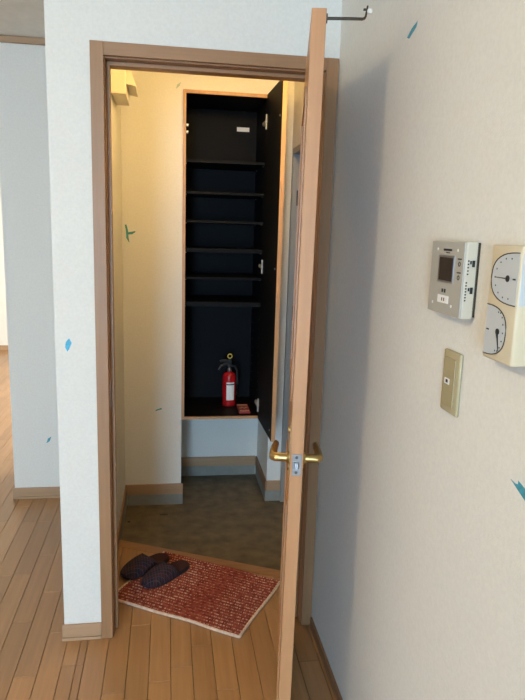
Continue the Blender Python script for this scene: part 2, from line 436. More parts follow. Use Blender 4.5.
# the rest of the room behind the camera and the far room
S('wall_left', MB().box(XMIN-0.1, XMIN, YMIN, YMAX, 0, ZC), 'wallpaper')
wbk = MB()
W1A, W1B, W2A, W2B = -2.95, -1.65, -1.45, -0.35
for a, b in ((XMIN, W1A), (W1B, W2A), (W2B, WX+0.12)): wbk.box(a, b, YMIN-0.1, YMIN, 0, ZC)
for a, b in ((W1A, W1B), (W2A, W2B)): wbk.box(a, b, YMIN-0.1, YMIN, 2.12, ZC).box(a, b, YMIN-0.1, YMIN, 0, 0.10)
S('wall_back', wbk, 'wallpaper')
S('wall_far', MB().box(XMIN, 1.05, YMAX, YMAX+0.1, 0, ZC), 'wallpaper')
S('wall_far_right', MB().box(0.95, 1.05, 1.80, YMAX, 0, ZC), 'wallpaper')
for nm, a, b in (('window_1', W1A, W1B), ('window_2', W2A, W2B)):
    m_ = (a+b)/2; f_ = MB(); ya, yb = YMIN-0.08, YMIN-0.02
    f_.box(a, b, ya, yb, 0.10, 0.15).box(a, b, ya, yb, 2.07, 2.12).box(a, a+0.05, ya, yb, 0.15, 2.07).box(b-0.05, b, ya, yb, 0.15, 2.07).box(m_-0.03, m_+0.03, ya, yb, 0.15, 2.07)
    win = S(nm, f_, 'alu')
    for p0, p1 in ((a+0.05, m_-0.03), (m_+0.03, b-0.05)): MB().box(p0, p1, YMIN-0.052, YMIN-0.046, 0.15, 2.07).build('pane', 'glass', win)

# baseboards: board with a thin lip at the floor
def base(name, boxes, mat='baseboard'):
    root = S(name, boxes[0], mat)
    for nm, b, m in boxes[1]: b.build(nm, m, root)
base('baseboard_front', (MB().box(WL-0.007, -0.0005, -0.003, 0.0055, 0.013, 0.064, 0.0015), [('lip', MB().box(WL-0.009, -0.0005, -0.0055, 0.0055, 0.0, 0.0115, 0.001), 'baseboard')]))
base('baseboard_front_end', (MB().box(WL-0.009, WL-0.0005, 0.006, YB-0.012, 0.001, 0.064, 0.0015), []), 'baseboard_y_shaded')
base('baseboard_right', (MB().box(WX-0.008, WX-0.0005, YMIN+0.01, -0.006, 0.009, 0.036, 0.0015), [('lip', MB().box(WX-0.0100, WX-0.0005, YMIN+0.01, -0.006, 0.0, 0.0080, 0.001), 'baseboard_y_shaded')]), 'baseboard_y_shaded')
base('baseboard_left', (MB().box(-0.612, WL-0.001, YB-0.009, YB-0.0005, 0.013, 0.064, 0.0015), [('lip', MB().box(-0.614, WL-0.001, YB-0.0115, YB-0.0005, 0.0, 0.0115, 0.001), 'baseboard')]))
base('baseboard_far', (MB().box(XMIN, 0.95, YMAX-0.009, YMAX-0.0005, 0.001, 0.064, 0.0015), []))
def hall_base(name, x0, x1, y0, y1, mat):
    root = S(name, MB().box(x0, x1, y0, y1, 0.0, 0.062, 0.0012), mat)
    g = 0.0025
    MB().box(x0 + (g if x1-x0 < .02 else 0), x1, y0 + (g if y1-y0 < .02 else 0), y1, ZG+0.0005, -0.001).build('grey_skirting', 'grey_base', root)
hall_base('baseboard_hall_back', HL+0.010, CX0+0.010, YB-0.010, YB-0.0005, 'baseboard')
hall_base('baseboard_alcove_back', CX0+0.002, 0.826-0.011, YA-0.007, YA+0.0035, 'baseboard')
hall_base('baseboard_alcove_side', 0.815, 0.8255, YB-0.010, YA-0.008, 'baseboard_y_shaded')
hall_base('baseboard_hall_corner', 0.8265, 0.93, YB-0.010, YB-0.0005, 'baseboard')
hb = S('baseboard_hall_left', MB().box(HL+0.0005, HL+0.0095, 0.15, YB-0.001, 0.0015, 0.062, 0.0012), 'baseboard_y_shaded')
MB().box(HL+0.0005, HL+0.008, 0.775, YB-0.001, ZG+0.0005, -0.0005).build('grey_skirting', 'grey_base', hb)
# crown strip under the ceiling of the passage
S('trim_crown', MB().box(-0.62, WL-0.002, YB-0.02, YB-0.0005, 2.388, ZC-0.001, 0.003), 'baseboard')

# ------------------------------------------------------------------ door frame (trim) : casings, jambs, stops
frame = empty('trim_1', (0.40, 0.06, 0), kind='structure')
L0 = (0.40, 0.06, 0)
def fp(name, mb, mat): return mb.build(name, mat, frame, loc=L0)
HT = 2.0865
WC = 0.8035
fp('casing', MB().box(0, CW, -0.004, 0.014, 0.0005, HT, 0.0012), 'casing')
fp('casing', MB().box(WC-CW, WC, -0.004, 0.014, 0.0005, HT, 0.0012), 'casing')
fp('casing', MB().box(CW+0.0004, WC-CW-0.0004, -0.0035, 0.014, OT, HT-0.0005, 0.0012), 'casing_x')
fp('jamb', MB().box(0.0305, 0.044, 0.0145, 0.150, 0.0005, OT+0.002, 0.001), 'casing')
fp('jamb', MB().box(WC-0.044, WC-0.0305, 0.0145, 0.150, 0.0005, OT+0.002, 0.001), 'casing')
fp('head_jamb', MB().box(0.0445, WC-0.0445, 0.0145, 0.150, OT-0.004, OT+0.0095, 0.001), 'casing_x')
fp('door_stop', MB().box(0.0442, 0.056, 0.052, 0.085, 0.0005, OT-0.017, 0.001), 'casing')
fp('door_stop', MB().box(WC-0.056, WC-0.0442, 0.052, 0.085, 0.0005, OT-0.017, 0.001), 'casing')
fp('door_stop', MB().box(0.0442, WC-0.0442, 0.052, 0.085, OT-0.0165, OT-0.0045, 0.001), 'casing_x')
fp('back_casing', MB().box(0.012, 0.0435, 0.1505, 0.158, 0.002, HT-0.01, 0.001), 'casing')
fp('back_casing', MB().box(WC-0.0435, WC-0.004, 0.1505, 0.158, 0.002, HT-0.01, 0.001), 'casing')
fp('back_casing', MB().box(0.044, WC-0.044, 0.1505, 0.158, OT-0.004, HT-0.01, 0.001), 'casing_x')
sp_ = fp('strike_plate', MB().box(0.0441, 0.0452, 0.020, 0.044, 0.89, 0.985, 0.0003), 'steel')

# ------------------------------------------------------------------ interior door, standing open
hx, hy = 0.689, 0.0
ang = math.atan2(-0.69, -0.1335)
DL, DT, DZ0, DZ1 = 0.704, 0.033, 0.010, 2.003
door = empty('door_1', (hx, hy, 0), ang, 'tan wooden room door standing open, brass levers, latch edge towards the room', 'door', kind='structure')
# the leaf hangs a little out of plumb
door.rotation_euler = (math.radians(-0.42), 0, ang); door.location.x -= 0.0148
MB().box(0, DL-0.0015, 0.0, DT, DZ0, DZ1, 0.0012).build('leaf', 'door_face', door)
MB().box(DL-0.0014, DL, 0.0008, DT-0.0008, DZ0+0.001, DZ1-0.001).build('edge_band', 'door_edge', door)
# recessed-panel mouldings on both faces
for y0, y1 in ((-0.004, -0.0002), (DT+0.0002, DT+0.004)):
    for z0, z1 in ((0.16, 0.80), (1.08, 1.86)):
        MB().box(0.10, DL-0.10, y0, y1, z1-0.012, z1).box(0.10, DL-0.10, y0, y1, z0, z0+0.012).box(0.10, 0.112, y0, y1, z0, z1).box(DL-0.112, DL-0.10, y0, y1, z0, z1).build('panel_moulding', 'door_face', door)
LZ = 0.938
lk = MB().box(DL+0.0001, DL+0.0012, 0.006, 0.029, LZ-0.024, LZ+0.032, 0.0005).build('latch_plate', 'lock_steel', door)
MB().prism([(DL+0.001, 0.0105), (DL+0.009, 0.0125), (DL+0.010, 0.0200), (DL+0.001, 0.0240)], LZ-0.004, LZ+0.012).build('latch_bolt', 'steel', lk)
for dz in (-0.016, 0.024):
    MB().cyl((DL+0.001, DT/2, LZ+dz), (DL+0.0019, DT/2, LZ+dz), 0.0038, n=12).build('screw', 'dark_metal', lk)
for sgn, yf in ((-1, 0.0), (1, DT)):
    xh = DL-0.062
    pl = MB()
    pl.box(xh-0.020, xh+0.020, min(yf, yf+sgn*0.002), max(yf, yf+sgn*0.002), LZ-0.045, LZ+0.100, 0.0006)
    pl = pl.build('lever_plate', 'brass', door)
    if sgn < 0: MB().cyl((xh, yf+sgn*0.002, LZ+0.075), (xh, yf+sgn*0.0065, LZ+0.075), 0.009, 0.008).build('thumb_turn', 'brass', pl)
    MB().cyl((xh, yf+sgn*0.0015, LZ-0.032), (xh, yf+sgn*0.0045, LZ-0.032), 0.004, n=10).build('screw', 'dark_metal', pl)
    lv = MB()
    lv.cyl((xh, yf+sgn*0.002, LZ), (xh, yf+sgn*0.008, LZ), 0.017, 0.014, n=20)
    pts = [(xh, yf+sgn*0.006, LZ), (xh, yf+sgn*0.026, LZ), (xh, yf+sgn*0.036, LZ), (xh-0.006, yf+sgn*0.0425, LZ), (xh-0.022, yf+sgn*0.044, LZ+0.001), (xh-0.060, yf+sgn*0.042, LZ+0.002), (xh-0.092, yf+sgn*0.038, LZ+0.003), (xh-0.097, yf+sgn*0.036, LZ+0.003)]
    lv.tube(pts, [0.0112, 0.0112, 0.0118, 0.0122, (0.0105, 0.0120), (0.0095, 0.0118), (0.0085, 0.0115), (0.005, 0.007)], n=14)
    lv.build('lever', 'brass', pl, smooth=40)
for zc in (0.22, 1.02, 1.80):
    MB().cyl((-0.004, DT+0.003, zc-0.05), (-0.004, DT+0.003, zc+0.05), 0.0055, n=12).box(0.0, 0.03, DT+0.0002, DT+0.002, zc-0.045, zc+0.045).build('hinge', 'dark_metal', door)
# rod hook on the wall-side face near the top
hz = 2.003-0.016; hxx = DL-0.018
hk = MB().tube([(hxx, DT+0.0005, hz), (hxx, DT+0.050, hz+0.0005), (hxx, DT+0.080, hz+0.0005), (hxx, DT+0.0850, hz+0.002), (hxx, DT+0.0875, hz+0.006), (hxx, DT+0.0905, hz+0.028)], [0.0034, 0.0034, 0.0034, 0.0030, 0.0024, 0.0020], n=8).build('hook_rod', 'dark_metal', door, smooth=40)
MB().cyl((hxx, DT-0.0, hz), (hxx, DT+0.003, hz), 0.010).build('hook_base', 'dark_metal', hk)
MB().lathe([(0, -0.0065), (0.005, -0.004), (0.0065, 0), (0.005, 0.004), (0, 0.0065)], (hxx, DT+0.0955, hz+0.0165), 14).build('white_knob', 'white_plastic', hk, smooth=True)
MB().cyl((hxx, DT+0.0815, hz+0.020), (hxx, DT+0.0895, hz+0.020), 0.0027, n=8).build('pin', 'dark_metal', hk)

# ------------------------------------------------------------------ entrance door in the hall's side wall
ed2 = empty('door_2', (0.95, 0.82, ZG), 0, 'grey steel entrance door in the side wall of the hall', 'door', kind='structure')
L2 = (0.95, 0.82, ZG)
def d2(name, mb, mat, parent=ed2, **k): return mb.build(name, mat, parent, loc=L2, **k)
d2('frame', MB().box(HR+0.002, 0.990, YB-0.030, YB-0.001, ZG+0.001, EDT-0.001, 0.001), 'steel_frame')
d2('frame', MB().box(HR+0.002, 0.990, 0.341, 0.370, ZG+0.001, EDT-0.001, 0.001), 'steel_frame')
d2('frame', MB().box(HR+0.002, 0.990, 0.3705, YB-0.0305, EDT-0.03, EDT-0.001, 0.001), 'steel_frame')
lf = d2('leaf', MB().box(0.945, 0.985, 0.374, YB-0.034, ZG+0.010, EDT-0.034, 0.001), 'steel_door')
for zc in (0.25, 0.93, 1.07, 1.70):
    d2('hinge', MB().cyl((0.940, YB-0.036, zc-0.04), (0.940, YB-0.036, zc+0.04), 0.007, n=10), 'dark_metal', lf)
d2('knob', MB().cyl((0.945, 0.44, 0.95), (0.90, 0.44, 0.95), 0.010).lathe([(0, -0.02), (0.022, -0.014), (0.026, 0), (0.022, 0.014), (0, 0.02)], (0.895, 0.44, 0.95), 16), 'steel', lf, smooth=40)

# ------------------------------------------------------------------ shoe cabinet, built in, door open
cab = empty('shoe_cabinet', (0.55, 1.5, CZ0), 0, 'tall black-lined shoe cabinet built into the wall, its narrow door standing open', 'cabinet')
LC = (0.55, 1.5, CZ0)
def c(name, mb, mat, parent=cab, **k): return mb.build(name, mat, parent, loc=LC, **k)
IX0, IX1 = 0.337, 0.764
c('side_panel', MB().box(CX0+0.001, IX0, YB+0.004, YA, CZ0+0.001, CZ1), 'black')
c('side_panel', MB().box(IX1, CX1, YB+0.004, YA, CZ0+0.001, CZ1), 'black')
c('back_panel', MB().box(IX0+0.0002, IX1-0.0002, 1.692, YA, CZ0+0.017, CZ1-0.018), 'black')
c('top_panel', MB().box(IX0+0.0002, IX1-0.0002, YB+0.004, YA, CZ1-0.017, CZ1), 'black')
c('bottom_panel', MB().box(IX0+0.0002, IX1-0.0002, YB+0.004, YA, CZ0+0.001, CZ0+0.016), 'black')
c('face_frame', MB().box(CX0, IX0-0.001, YB-0.012, YB+0.0035, CZ0, CZ1, 0.0006), 'cab_wood')
c('face_frame', MB().box(IX1+0.001, CX1, YB-0.002, YB+0.0035, CZ0, CZ1, 0.0006), 'cab_wood')
c('face_frame', MB().box(IX0-0.0008, IX1+0.0008, YB-0.012, YB+0.0035, CZ1-0.017, CZ1, 0.0006), 'cab_wood')
c('face_frame', MB().box(IX0-0.0008, IX1+0.0008, YB-0.012, YB+0.0035, CZ0, CZ0+0.014, 0.0006), 'cab_wood')
for z, t in ((1.876, .014), (1.712, .014), (1.560, .014), (1.405, .022), (1.252, .014), (1.108, .026)):
    sh = c('shelf', MB().box(IX0+0.0015, IX1-0.0015, YB+0.022, 1.690, z-t/2, z+t/2, 0.001), 'black')
    for xx, s in ((IX0, 1), (IX1, -1)):
        for yy in (1.36, 1.62):
            c('shelf_pin', MB().cyl((xx, yy, z-t/2-0.003), (xx+s*0.008, yy, z-t/2-0.003), 0.0028, n=8), 'steel', sh)
for i in range(9):
    z = 0.60 + i*0.052
    for yy in (1.36, 1.62):
        c('pin_socket', MB().cyl((IX1-0.0008, yy, z), (IX1+0.001, yy, z), 0.003, n=8), 'steel')
c('sticker', MB().box(0.646, 0.720, 1.6912, 1.6918, 2.094, 2.118), 'paper')
for z in (2.055, 2.02):
    c('door_catch', MB().box(IX0+0.0002, IX0+0.012, YB+0.012, YB+0.045, z-0.006, z+0.006, 0.001), 'steel')
CDY = 0.868
HP = (0.7790, YB-0.014, CZ0)
dr = MB().box(0.7590, 0.7790, CDY+0.0012, YB-0.014, CZ0+0.002, CZ1-0.002).build('door', 'black', cab, loc=HP)
dr.location = (HP[0]-LC[0], HP[1]-LC[1], 0); dr.rotation_euler = (0, 0, math.radians(1.6))
def cd_(name, mb, mat): return mb.build(name, mat, dr, loc=HP)
cd_('outer_veneer', MB().box(0.7792, 0.7800, CDY, YB-0.014, CZ0+0.002, CZ1-0.002), 'cab_wood')
cd_('edge_band', MB().box(0.7590, 0.7790, CDY, CDY+0.001, CZ0+0.002, CZ1-0.002), 'cab_wood')
for z in (2.085, 1.325, 0.535):
    hg = MB().box(0.7515, 0.7588, YB-0.034, YB-0.020, z-0.038, z+0.038, 0.0015)
    hg.box(0.748, 0.7588, YB-0.040, YB+0.050, z-0.007, z+0.007, 0.002).box(0.752, 0.7638, YB+0.008, YB+0.058, z-0.010, z+0.010, 0.001)
    cd_('hinge', hg, 'nickel')
for z in (2.06, 1.335, 0.50):
    cd_('door_stud', MB().cyl((0.7590, CDY+0.045, z), (0.7560, CDY+0.045, z), 0.005, n=10), 'steel')

# ------------------------------------------------------------------ fire extinguisher and red card in the cabinet
EX, EY, EZ = 0.613, 1.515, CZ0+0.016
ext = empty('fire_extinguisher', (EX, EY, EZ+0.0003), 0, 'red fire extinguisher with white label standing in the black cabinet', 'fire extinguisher')
MB().lathe([(0, 0), (0.037, 0), (0.0405, 0.004), (0.0405, 0.175), (0.039, 0.186), (0.033, 0.198), (0.022, 0.206), (0.013, 0.210), (0, 0.210)], n=32).build('cylinder', 'red_paint', ext, smooth=35)
MB().lathe([(0.0135, 0.2095), (0.015, 0.212), (0.015, 0.226), (0.011, 0.230), (0.011, 0.238), (0, 0.238)], n=20).build('valve_neck', 'steel', ext, smooth=35)
def arc_patch(r, a0, a1, z0, z1, n=14, t=0.0006):
    mb = MB(); A = []
    for i in range(n+1):
        a = a0+(a1-a0)*i/n
        A.append([mb.bm.verts.new((rr*math.cos(a), rr*math.sin(a), z)) for rr, z in ((r, z0), (r+t, z0), (r+t, z1), (r, z1))])
    for p, q in zip(A, A[1:]):
        for j in range(4): mb.bm.faces.new((p[j], p[(j+1) % 4], q[(j+1) % 4], q[j]))
    mb.bm.faces.new(A[0]); mb.bm.faces.new(A[-1][::-1])
    return mb
lb = arc_patch(0.0406, -math.radians(118), -math.radians(48), 0.040, 0.150).build('label_sheet', 'paper', ext, smooth=40)
arc_patch(0.0413, -math.radians(117), -math.radians(49), 0.134, 0.141).build('black_band', 'ink', lb, smooth=40)
lv = MB()
lv.box(-0.012, 0.012, -0.016, 0.016, 0.236, 0.258, 0.003)
lv.tube([(0.010, 0, 0.256), (-0.020, -0.004, 0.258), (-0.050, -0.010, 0.246), (-0.066, -0.013, 0.222)], [(0.006, 0.010), (0.006, 0.011), (0.005, 0.011), (0.003, 0.008)], n=10)
lv.build('handle', 'rubber', ext, smooth=40)
MB().tube([(0.012, 0, 0.262), (-0.016, -0.004, 0.276), (-0.048, -0.010, 0.278), (-0.060, -0.012, 0.274)], [(0.004, 0.010), (0.004, 0.011), (0.004, 0.010), (0.002, 0.008)], n=10).box(-0.006, 0.012, -0.008, 0.008, 0.256, 0.290, 0.003).build('lever', 'rubber', ext, smooth=40)
MB().torus((0.0, -0.014, 0.308), 0.0125, 0.0032, 'y').build('pin_ring', 'yellow_pin', ext, smooth=True)
MB().tube([(0.012, 0, 0.245), (0.034, 0.004, 0.242), (0.047, 0.006, 0.215), (0.050, 0.006, 0.13), (0.049, 0.006, 0.06)], 0.0068, n=10).build('hose', 'rubber', ext, smooth=40)
MB().torus((0, 0, 0.012), 0.0402, 0.003, 'z').build('foot_ring', 'red_paint', ext, smooth=True)

card = empty('red_card', (0.690, 1.405, EZ+0.0003), math.radians(-1), 'small red card with pale lettering lying beside the fire extinguisher', 'card')
MB().box(-0.033, 0.033, -0.080, 0.080, 0, 0.012, 0.001).build('card_body', 'red_card', card)
MB().box(-0.032, 0.028, 0.055, 0.070, 0.0121, 0.0126).build('printed_line', 'pink_ink', card)
zz = MB()
for i, (x, y) in enumerate(((-0.018, -0.004), (-0.006, 0.012), (0.006, -0.004), (0.018, 0.012))):
    zz.box(x-0.007, x+0.007, y-0.004, y+0.004, 0.0121, 0.0126)
zz.build('printed_sign', 'pink_ink', card)
zz = MB()
for i in range(6): zz.box(-0.026+i*0.0095, -0.026+i*0.0095+0.007, -0.066, -0.046, 0.0121, 0.0126)
zz.build('printed_line', 'pink_ink', card)

# ------------------------------------------------------------------ breaker box high on the hall's side wall
BZ, BX, BY0, BY1 = 2.0710, 0.0660, 0.700, 0.9660
bk = empty('breaker_box', (HL, 0.82, BZ), 0, 'cream breaker box mounted high on the hall wall in the corner', 'breaker box')
LBk = (HL, 0.82, BZ)
MB().box(HL+0.0005, BX, BY0, BY1, BZ, BZ+0.30, 0.003).build('case', 'cream_plastic', bk, loc=LBk)
MB().prism([(BX+0.0003, 2.2220), (BX+0.0003, 2.1180), (0.1050, 2.1110), (0.1040, 2.1230)], BY0+0.03, BY1-0.004, 'xz').build('tilted_cover', 'cream_plastic', bk, loc=LBk)
MB().cyl((BX+0.0003, BY0+0.018, BZ+0.135), (BX+0.009, BY0+0.018, BZ+0.133), 0.005, n=10).build('screw', 'ink', bk, loc=LBk)

# ------------------------------------------------------------------ lamps (above the picture)
hl = empty('hall_lamp', (0.66, 0.34, 2.30), 0, 'small round warm lamp on the hall ceiling', 'ceiling lamp')
MB().lathe([(0, -0.055), (0.03, -0.048), (0.05, -0.02), (0.055, 0.0), (0.05, 0.02), (0.03, 0.04), (0, 0.045)], n=24).build('globe', 'hall_lamp', hl, smooth=True)
MB().cyl((0, 0, 0.046), (0, 0, 0.105), 0.028).cyl((0, 0, 0.105), (0, 0, 0.1195), 0.05).build('socket', 'white_plastic', hl)
rl = empty('room_lamp', (-0.81, -2.02, 2.22), 0, 'round pendant lamp under the ceiling of the room', 'ceiling lamp')
MB().lathe([(0, -0.045), (0.065, -0.045), (0.085, -0.032), (0.085, 0.032), (0.065, 0.045), (0, 0.045)], n=32).build('diffuser', 'room_lamp', rl, smooth=30)
MB().cyl((0, 0, 0.046), (0, 0, 0.185), 0.015).cyl((0, 0, 0.185), (0, 0, 0.1995), 0.05).build('stem', 'white_plastic', rl)

# ------------------------------------------------------------------ woven mat
ma = math.atan2(-0.52, 0.853)
mat_root = empty('door_mat', (0.515-0.853*0.295+0.52*0.209, -0.057+0.52*0.295+0.853*0.209, 0.0005), ma, 'red woven rag mat with cream flecks and pale binding', 'mat')
MLX, MLY = 0.588, 0.418
mb = MB(); nx, ny = 60, 230; V = []
for j in range(ny+1):
    row = []
    for i in range(nx+1):
        x = -MLX/2+MLX*i/nx; y = -MLY/2+MLY*j/ny
        wob = 0.003*math.sin(x*9+1)+0.002*math.sin(x*23)
        z = 0.0080+0.0030*abs(math.sin(math.pi*(y/ROW)))**0.7 + 0.0007*math.sin(x*160+math.floor(y/ROW)*2.1)
        row.append(mb.bm.verts.new((x+0.003*math.sin(y*14), y+wob, z)))
    V.append(row)
for j in range(ny):
    for i in range(nx): mb.bm.faces.new((V[j][i], V[j][i+1], V[j+1][i+1], V[j+1][i]))
rim = [V[0][i] for i in range(nx+1)] + [V[j][nx] for j in range(1, ny+1)] + [V[ny][i] for i in range(nx-1, -1, -1)] + [V[j][0] for j in range(ny-1, 0, -1)]
lo = [mb.bm.verts.new((v.co.x, v.co.y, 0)) for v in rim]
for i in range(len(rim)): mb.bm.faces.new((rim[i], lo[i], lo[(i+1) % len(rim)], rim[(i+1) % len(rim)]))
mb.bm.faces.new(lo[::-1])
pile = [v.co.copy() for v in rim]
mb.build('woven_rows', 'rug', mat_root, smooth=True)
def run(pts, name):
    MB().tube([(p.x, p.y, 0.0062) for p in pts], 0.006, n=8).build(name, 'rug_edge', mat_root, smooth=True)
run(pile[:nx+1], 'binding'); run(pile[nx:nx+ny+1:3], 'binding'); run(pile[2*nx+ny::3]+[pile[0]], 'binding')

# ------------------------------------------------------------------ slippers
def slipper_parts(root):
    Ls, Ws = 0.250, 0.096
    def hw(t):      # half width along the length, t = 0 toe .. 1 heel
        base_ = math.sqrt(max(0, 1-(2*t-1)**4)) if t < 0.5 else math.sqrt(max(0, 1-(2*t-1)**6))
        return max(0.004, Ws/2*base_*(1.0-0.16*max(0, t-0.35)/0.65))
    n = 28
    ts = [0.5-0.5*math.cos(math.pi*i/n) for i in range(n+1)]
    out = [(t*Ls, -hw(t)) for t in ts] + [(t*Ls, hw(t)) for t in ts[::-1]]
    MB().prism(out, 0.0, 0.011).build('sole', 'sole', root, smooth=30)
    MB().prism([(0.004+(x)*0.965, y*0.93) for x, y in out], 0.0112, 0.0165).build('insole', 'insole', root, smooth=30)
    mb = MB(); m = 16
    def surf(off):
        rows = []
        for i in range(23):
            t = 0.004+0.50*i/22
            w_ = max(0.003, hw(t)+0.003-off); h_ = 0.014+0.042*math.sin(min(1, t/0.50)*math.pi/2)**0.8-off
            row = []
            for j in range(m+1):
                a = math.pi*j/m
                back = 0.030*math.cos(a)**2*(t/0.5)**3       # opening curves forward in the middle
                ca, sa = math.cos(a), math.sin(a)
                row.append(mb.bm.verts.new((t*Ls+back-0.010, -w_*math.copysign(abs(ca)**0.8, ca), 0.008+h_*sa**0.8)))
            rows.append(row)
        return rows
    o_, i_ = surf(0.0), surf(0.004)
    for R, flip in ((o_, 0), (i_, 1)):
        for a, b in zip(R, R[1:]):
            for j in range(m): mb.bm.faces.new((a[j], a[j+1], b[j+1], b[j]) if not flip else (a[j], b[j], b[j+1], a[j+1]))
    for j in range(m):
        mb.bm.faces.new((o_[-1][j], o_[-1][j+1], i_[-1][j+1], i_[-1][j])); mb.bm.faces.new((o_[0][j], i_[0][j], i_[0][j+1], o_[0][j+1]))
    for a in range(22):
        for j in (0, m): mb.bm.faces.new((o_[a][j], o_[a+1][j], i_[a+1][j], i_[a][j]))
    upper = mb.build('upper', 'plaid', root, smooth=60)
    # binding round the opening
    pts = [(0.504*Ls+0.030*math.cos(math.pi*j/16)**2-0.010, -(hw(0.504)+0.001)*math.copysign(abs(math.cos(math.pi*j/16))**0.8, math.cos(math.pi*j/16)), 0.008+0.054*math.sin(math.pi*j/16)**0.8) for j in range(17)]
    MB().tube(pts, 0.0032, n=8).build('binding', 'sole', upper, smooth=True)
g = 'pair of plaid slippers on the mat'
MZ = 0.0120
for (tx, ty), (hx2, hy2), lab in (((0.056, 0.384), (0.240, 0.548), 'dark plaid slipper nearer the door jamb, half off the red mat'), ((0.150, 0.306), (0.322, 0.468), 'dark plaid slipper lying wholly on the red mat, beside its mate')):
    a = math.atan2(hy2-ty, hx2-tx)
    r = empty('slipper', (tx, ty, MZ), a, lab, 'slipper', g)
    slipper_parts(r)

# ------------------------------------------------------------------ wall intercom
FX = WX-0.031
def dev(name, y, z, label, cat): return empty(name, (WX, y, z), 0, label, cat)
ic = dev('wall_intercom', -1.003, 1.370, 'grey wall intercom with small dark screen above the light switch', 'intercom')
LI = (WX, -1.003, 1.370)
def ip(name, mb, mat, parent=ic, **k): return mb.build(name, mat, parent, loc=LI, **k)
iy0, iy1 = -1.0735, -0.928
ip('back_plate', MB().box(WX-0.005, WX-0.0003, iy0+0.002, iy1-0.002, 1.371, 1.508, 0.001), 'dark_metal')
body = ip('body', MB().box(FX+0.003, WX-0.0052, iy0, iy1, 1.3675, 1.5095, 0.003), 'intercom_body')
fp_ = ip('front_plate', MB().box(FX, FX+0.0029, iy0+0.0015, iy1-0.0015, 1.369, 1.508, 0.001), 'silver_plate')
sf = ip('screen_frame', MB().box(FX-0.0010, FX-0.0001, -1.036, -0.968, 1.430, 1.482, 0.0004), 'steel')
ip('screen', MB().box(FX-0.0016, FX-0.0011, -1.031, -0.974, 1.434, 1.478), 'screen', sf)
ip('speaker_slot', MB().box(FX-0.0006, FX-0.0001, -1.020, -0.985, 1.4905, 1.4945), 'ink', fp_)
ip('wordmark', MB().box(FX-0.0006, FX-0.0001, -1.013, -0.997, 1.4862, 1.4882), 'ink', fp_)
for yy, zz_ in ((-0.958, 1.493), (-1.046, 1.493), (-0.952, 1.387), (-1.036, 1.387)):
    ip('screw', MB().cyl((FX-0.0008, yy, zz_), (FX+0.001, yy, zz_), 0.0028, n=10), 'white_plastic', fp_)
tg = ip('name_tag', MB().box(FX-0.0012, FX-0.0001, -1.023, -0.975, 1.390, 1.405, 0.0004), 'paper', fp_)
for yy in (-0.996, -1.005):
    ip('mark', MB().box(FX-0.0016, FX-0.0013, yy-0.0018, yy+0.0018, 1.394, 1.4005), 'ink', tg)
for yy in (-0.993, -1.004):
    ip('indicator', MB().box(FX-0.0007, FX-0.0001, yy-0.003, yy+0.003, 1.4105, 1.4175), 'ink', fp_)
for zz_ in (1.475, 1.450):
    ip('button_mark', MB().torus((FX-0.0004, -1.056, zz_-0.007), 0.0038, 0.0008, 'x', 14, 6).box(FX-0.0006, FX-0.0001, -1.064, -1.048, zz_+0.001, zz_+0.0035), 'ink', fp_)
# marks and slide switches on the near side of the case
sy = iy0-0.0002
for zz_ in (1.470, 1.421):
    ip('slide_switch', MB().box(WX-0.0155, WX-0.0100, sy-0.0012, sy, zz_-0.006, zz_+0.006, 0.0004).box(WX-0.0195, WX-0.0165, sy-0.0006, sy, zz_-0.001, zz_+0.005), 'ink', body)
for xx, z0, z1, nn in ((WX-0.0225, 1.448, 1.478, 5), (WX-0.0235, 1.400, 1.438, 7)):
    mk = MB()
    for i in range(nn):
        zc = z0+(z1-z0)*(i+.5)/nn
        mk.box(xx-0.0015, xx+0.0015, sy-0.0004, sy, zc-0.0013, zc+0.0013)
    ip('printed_text', mk, 'ink', body)

# ------------------------------------------------------------------ light switch
sw = dev('light_switch', -1.0105, 1.170, 'ivory light switch plate below the grey intercom', 'light switch')
LS = (WX, -1.0105, 1.170)
def sp2(name, mb, mat, parent=sw, **k): return mb.build(name, mat, parent, loc=LS, **k)
sp2('plate', MB().box(WX-0.0075, WX-0.0003, -1.0475, -0.9745, 1.1700, 1.2960, 0.004, 3), 'ivory_switch', smooth=50)
rk = sp2('rocker', MB().box(WX-0.0100, WX-0.0076, -1.0330, -0.9860, 1.1840, 1.2820, 0.0012), 'ivory_button')
mk = sp2('name_window', MB().box(WX-0.0108, WX-0.0101, -1.0150, -0.9930, 1.2280, 1.2400, 0.0003), 'paper', rk)
sp2('mark', MB().box(WX-0.0112, WX-0.0109, -1.0085, -0.9995, 1.2310, 1.2375), 'ink', mk)

# ------------------------------------------------------------------ thermo-hygrometer
TF = WX-0.036
th = dev('thermo_hygrometer', -1.225, 1.325, 'beige wall thermometer with two half-round dials beside the intercom', 'thermometer')
LT = (WX, -1.225, 1.325)
def tp(name, mb, mat, parent=th, **k): return mb.build(name, mat, parent, loc=LT, **k)
ty0, ty1, tz0, tz1 = -1.268, -1.178, 1.3200, 1.5070
tp('case', MB().box(TF, WX-0.0003, ty0, ty1, tz0, tz1, 0.004, 3), 'beige_plastic', smooth=50)
def dshape(y_flat, sgn, zc, wd, hh, r_n=18):
    """half-round outline in y,z: flat at y_flat, bulging towards sgn"""
    pts = [(y_flat, zc-hh), (y_flat, zc+hh)]
    e = 2.6
    for i in range(r_n+1):
        a = math.pi/2 - math.pi*i/r_n
        ca, sa = math.cos(a), math.sin(a)
        pts.append((y_flat+sgn*wd*(abs(ca)**(2/e)), zc+hh*math.copysign(abs(sa)**(2/e), sa)))
    return pts[:1]+pts[1:2]+pts[3:-1]
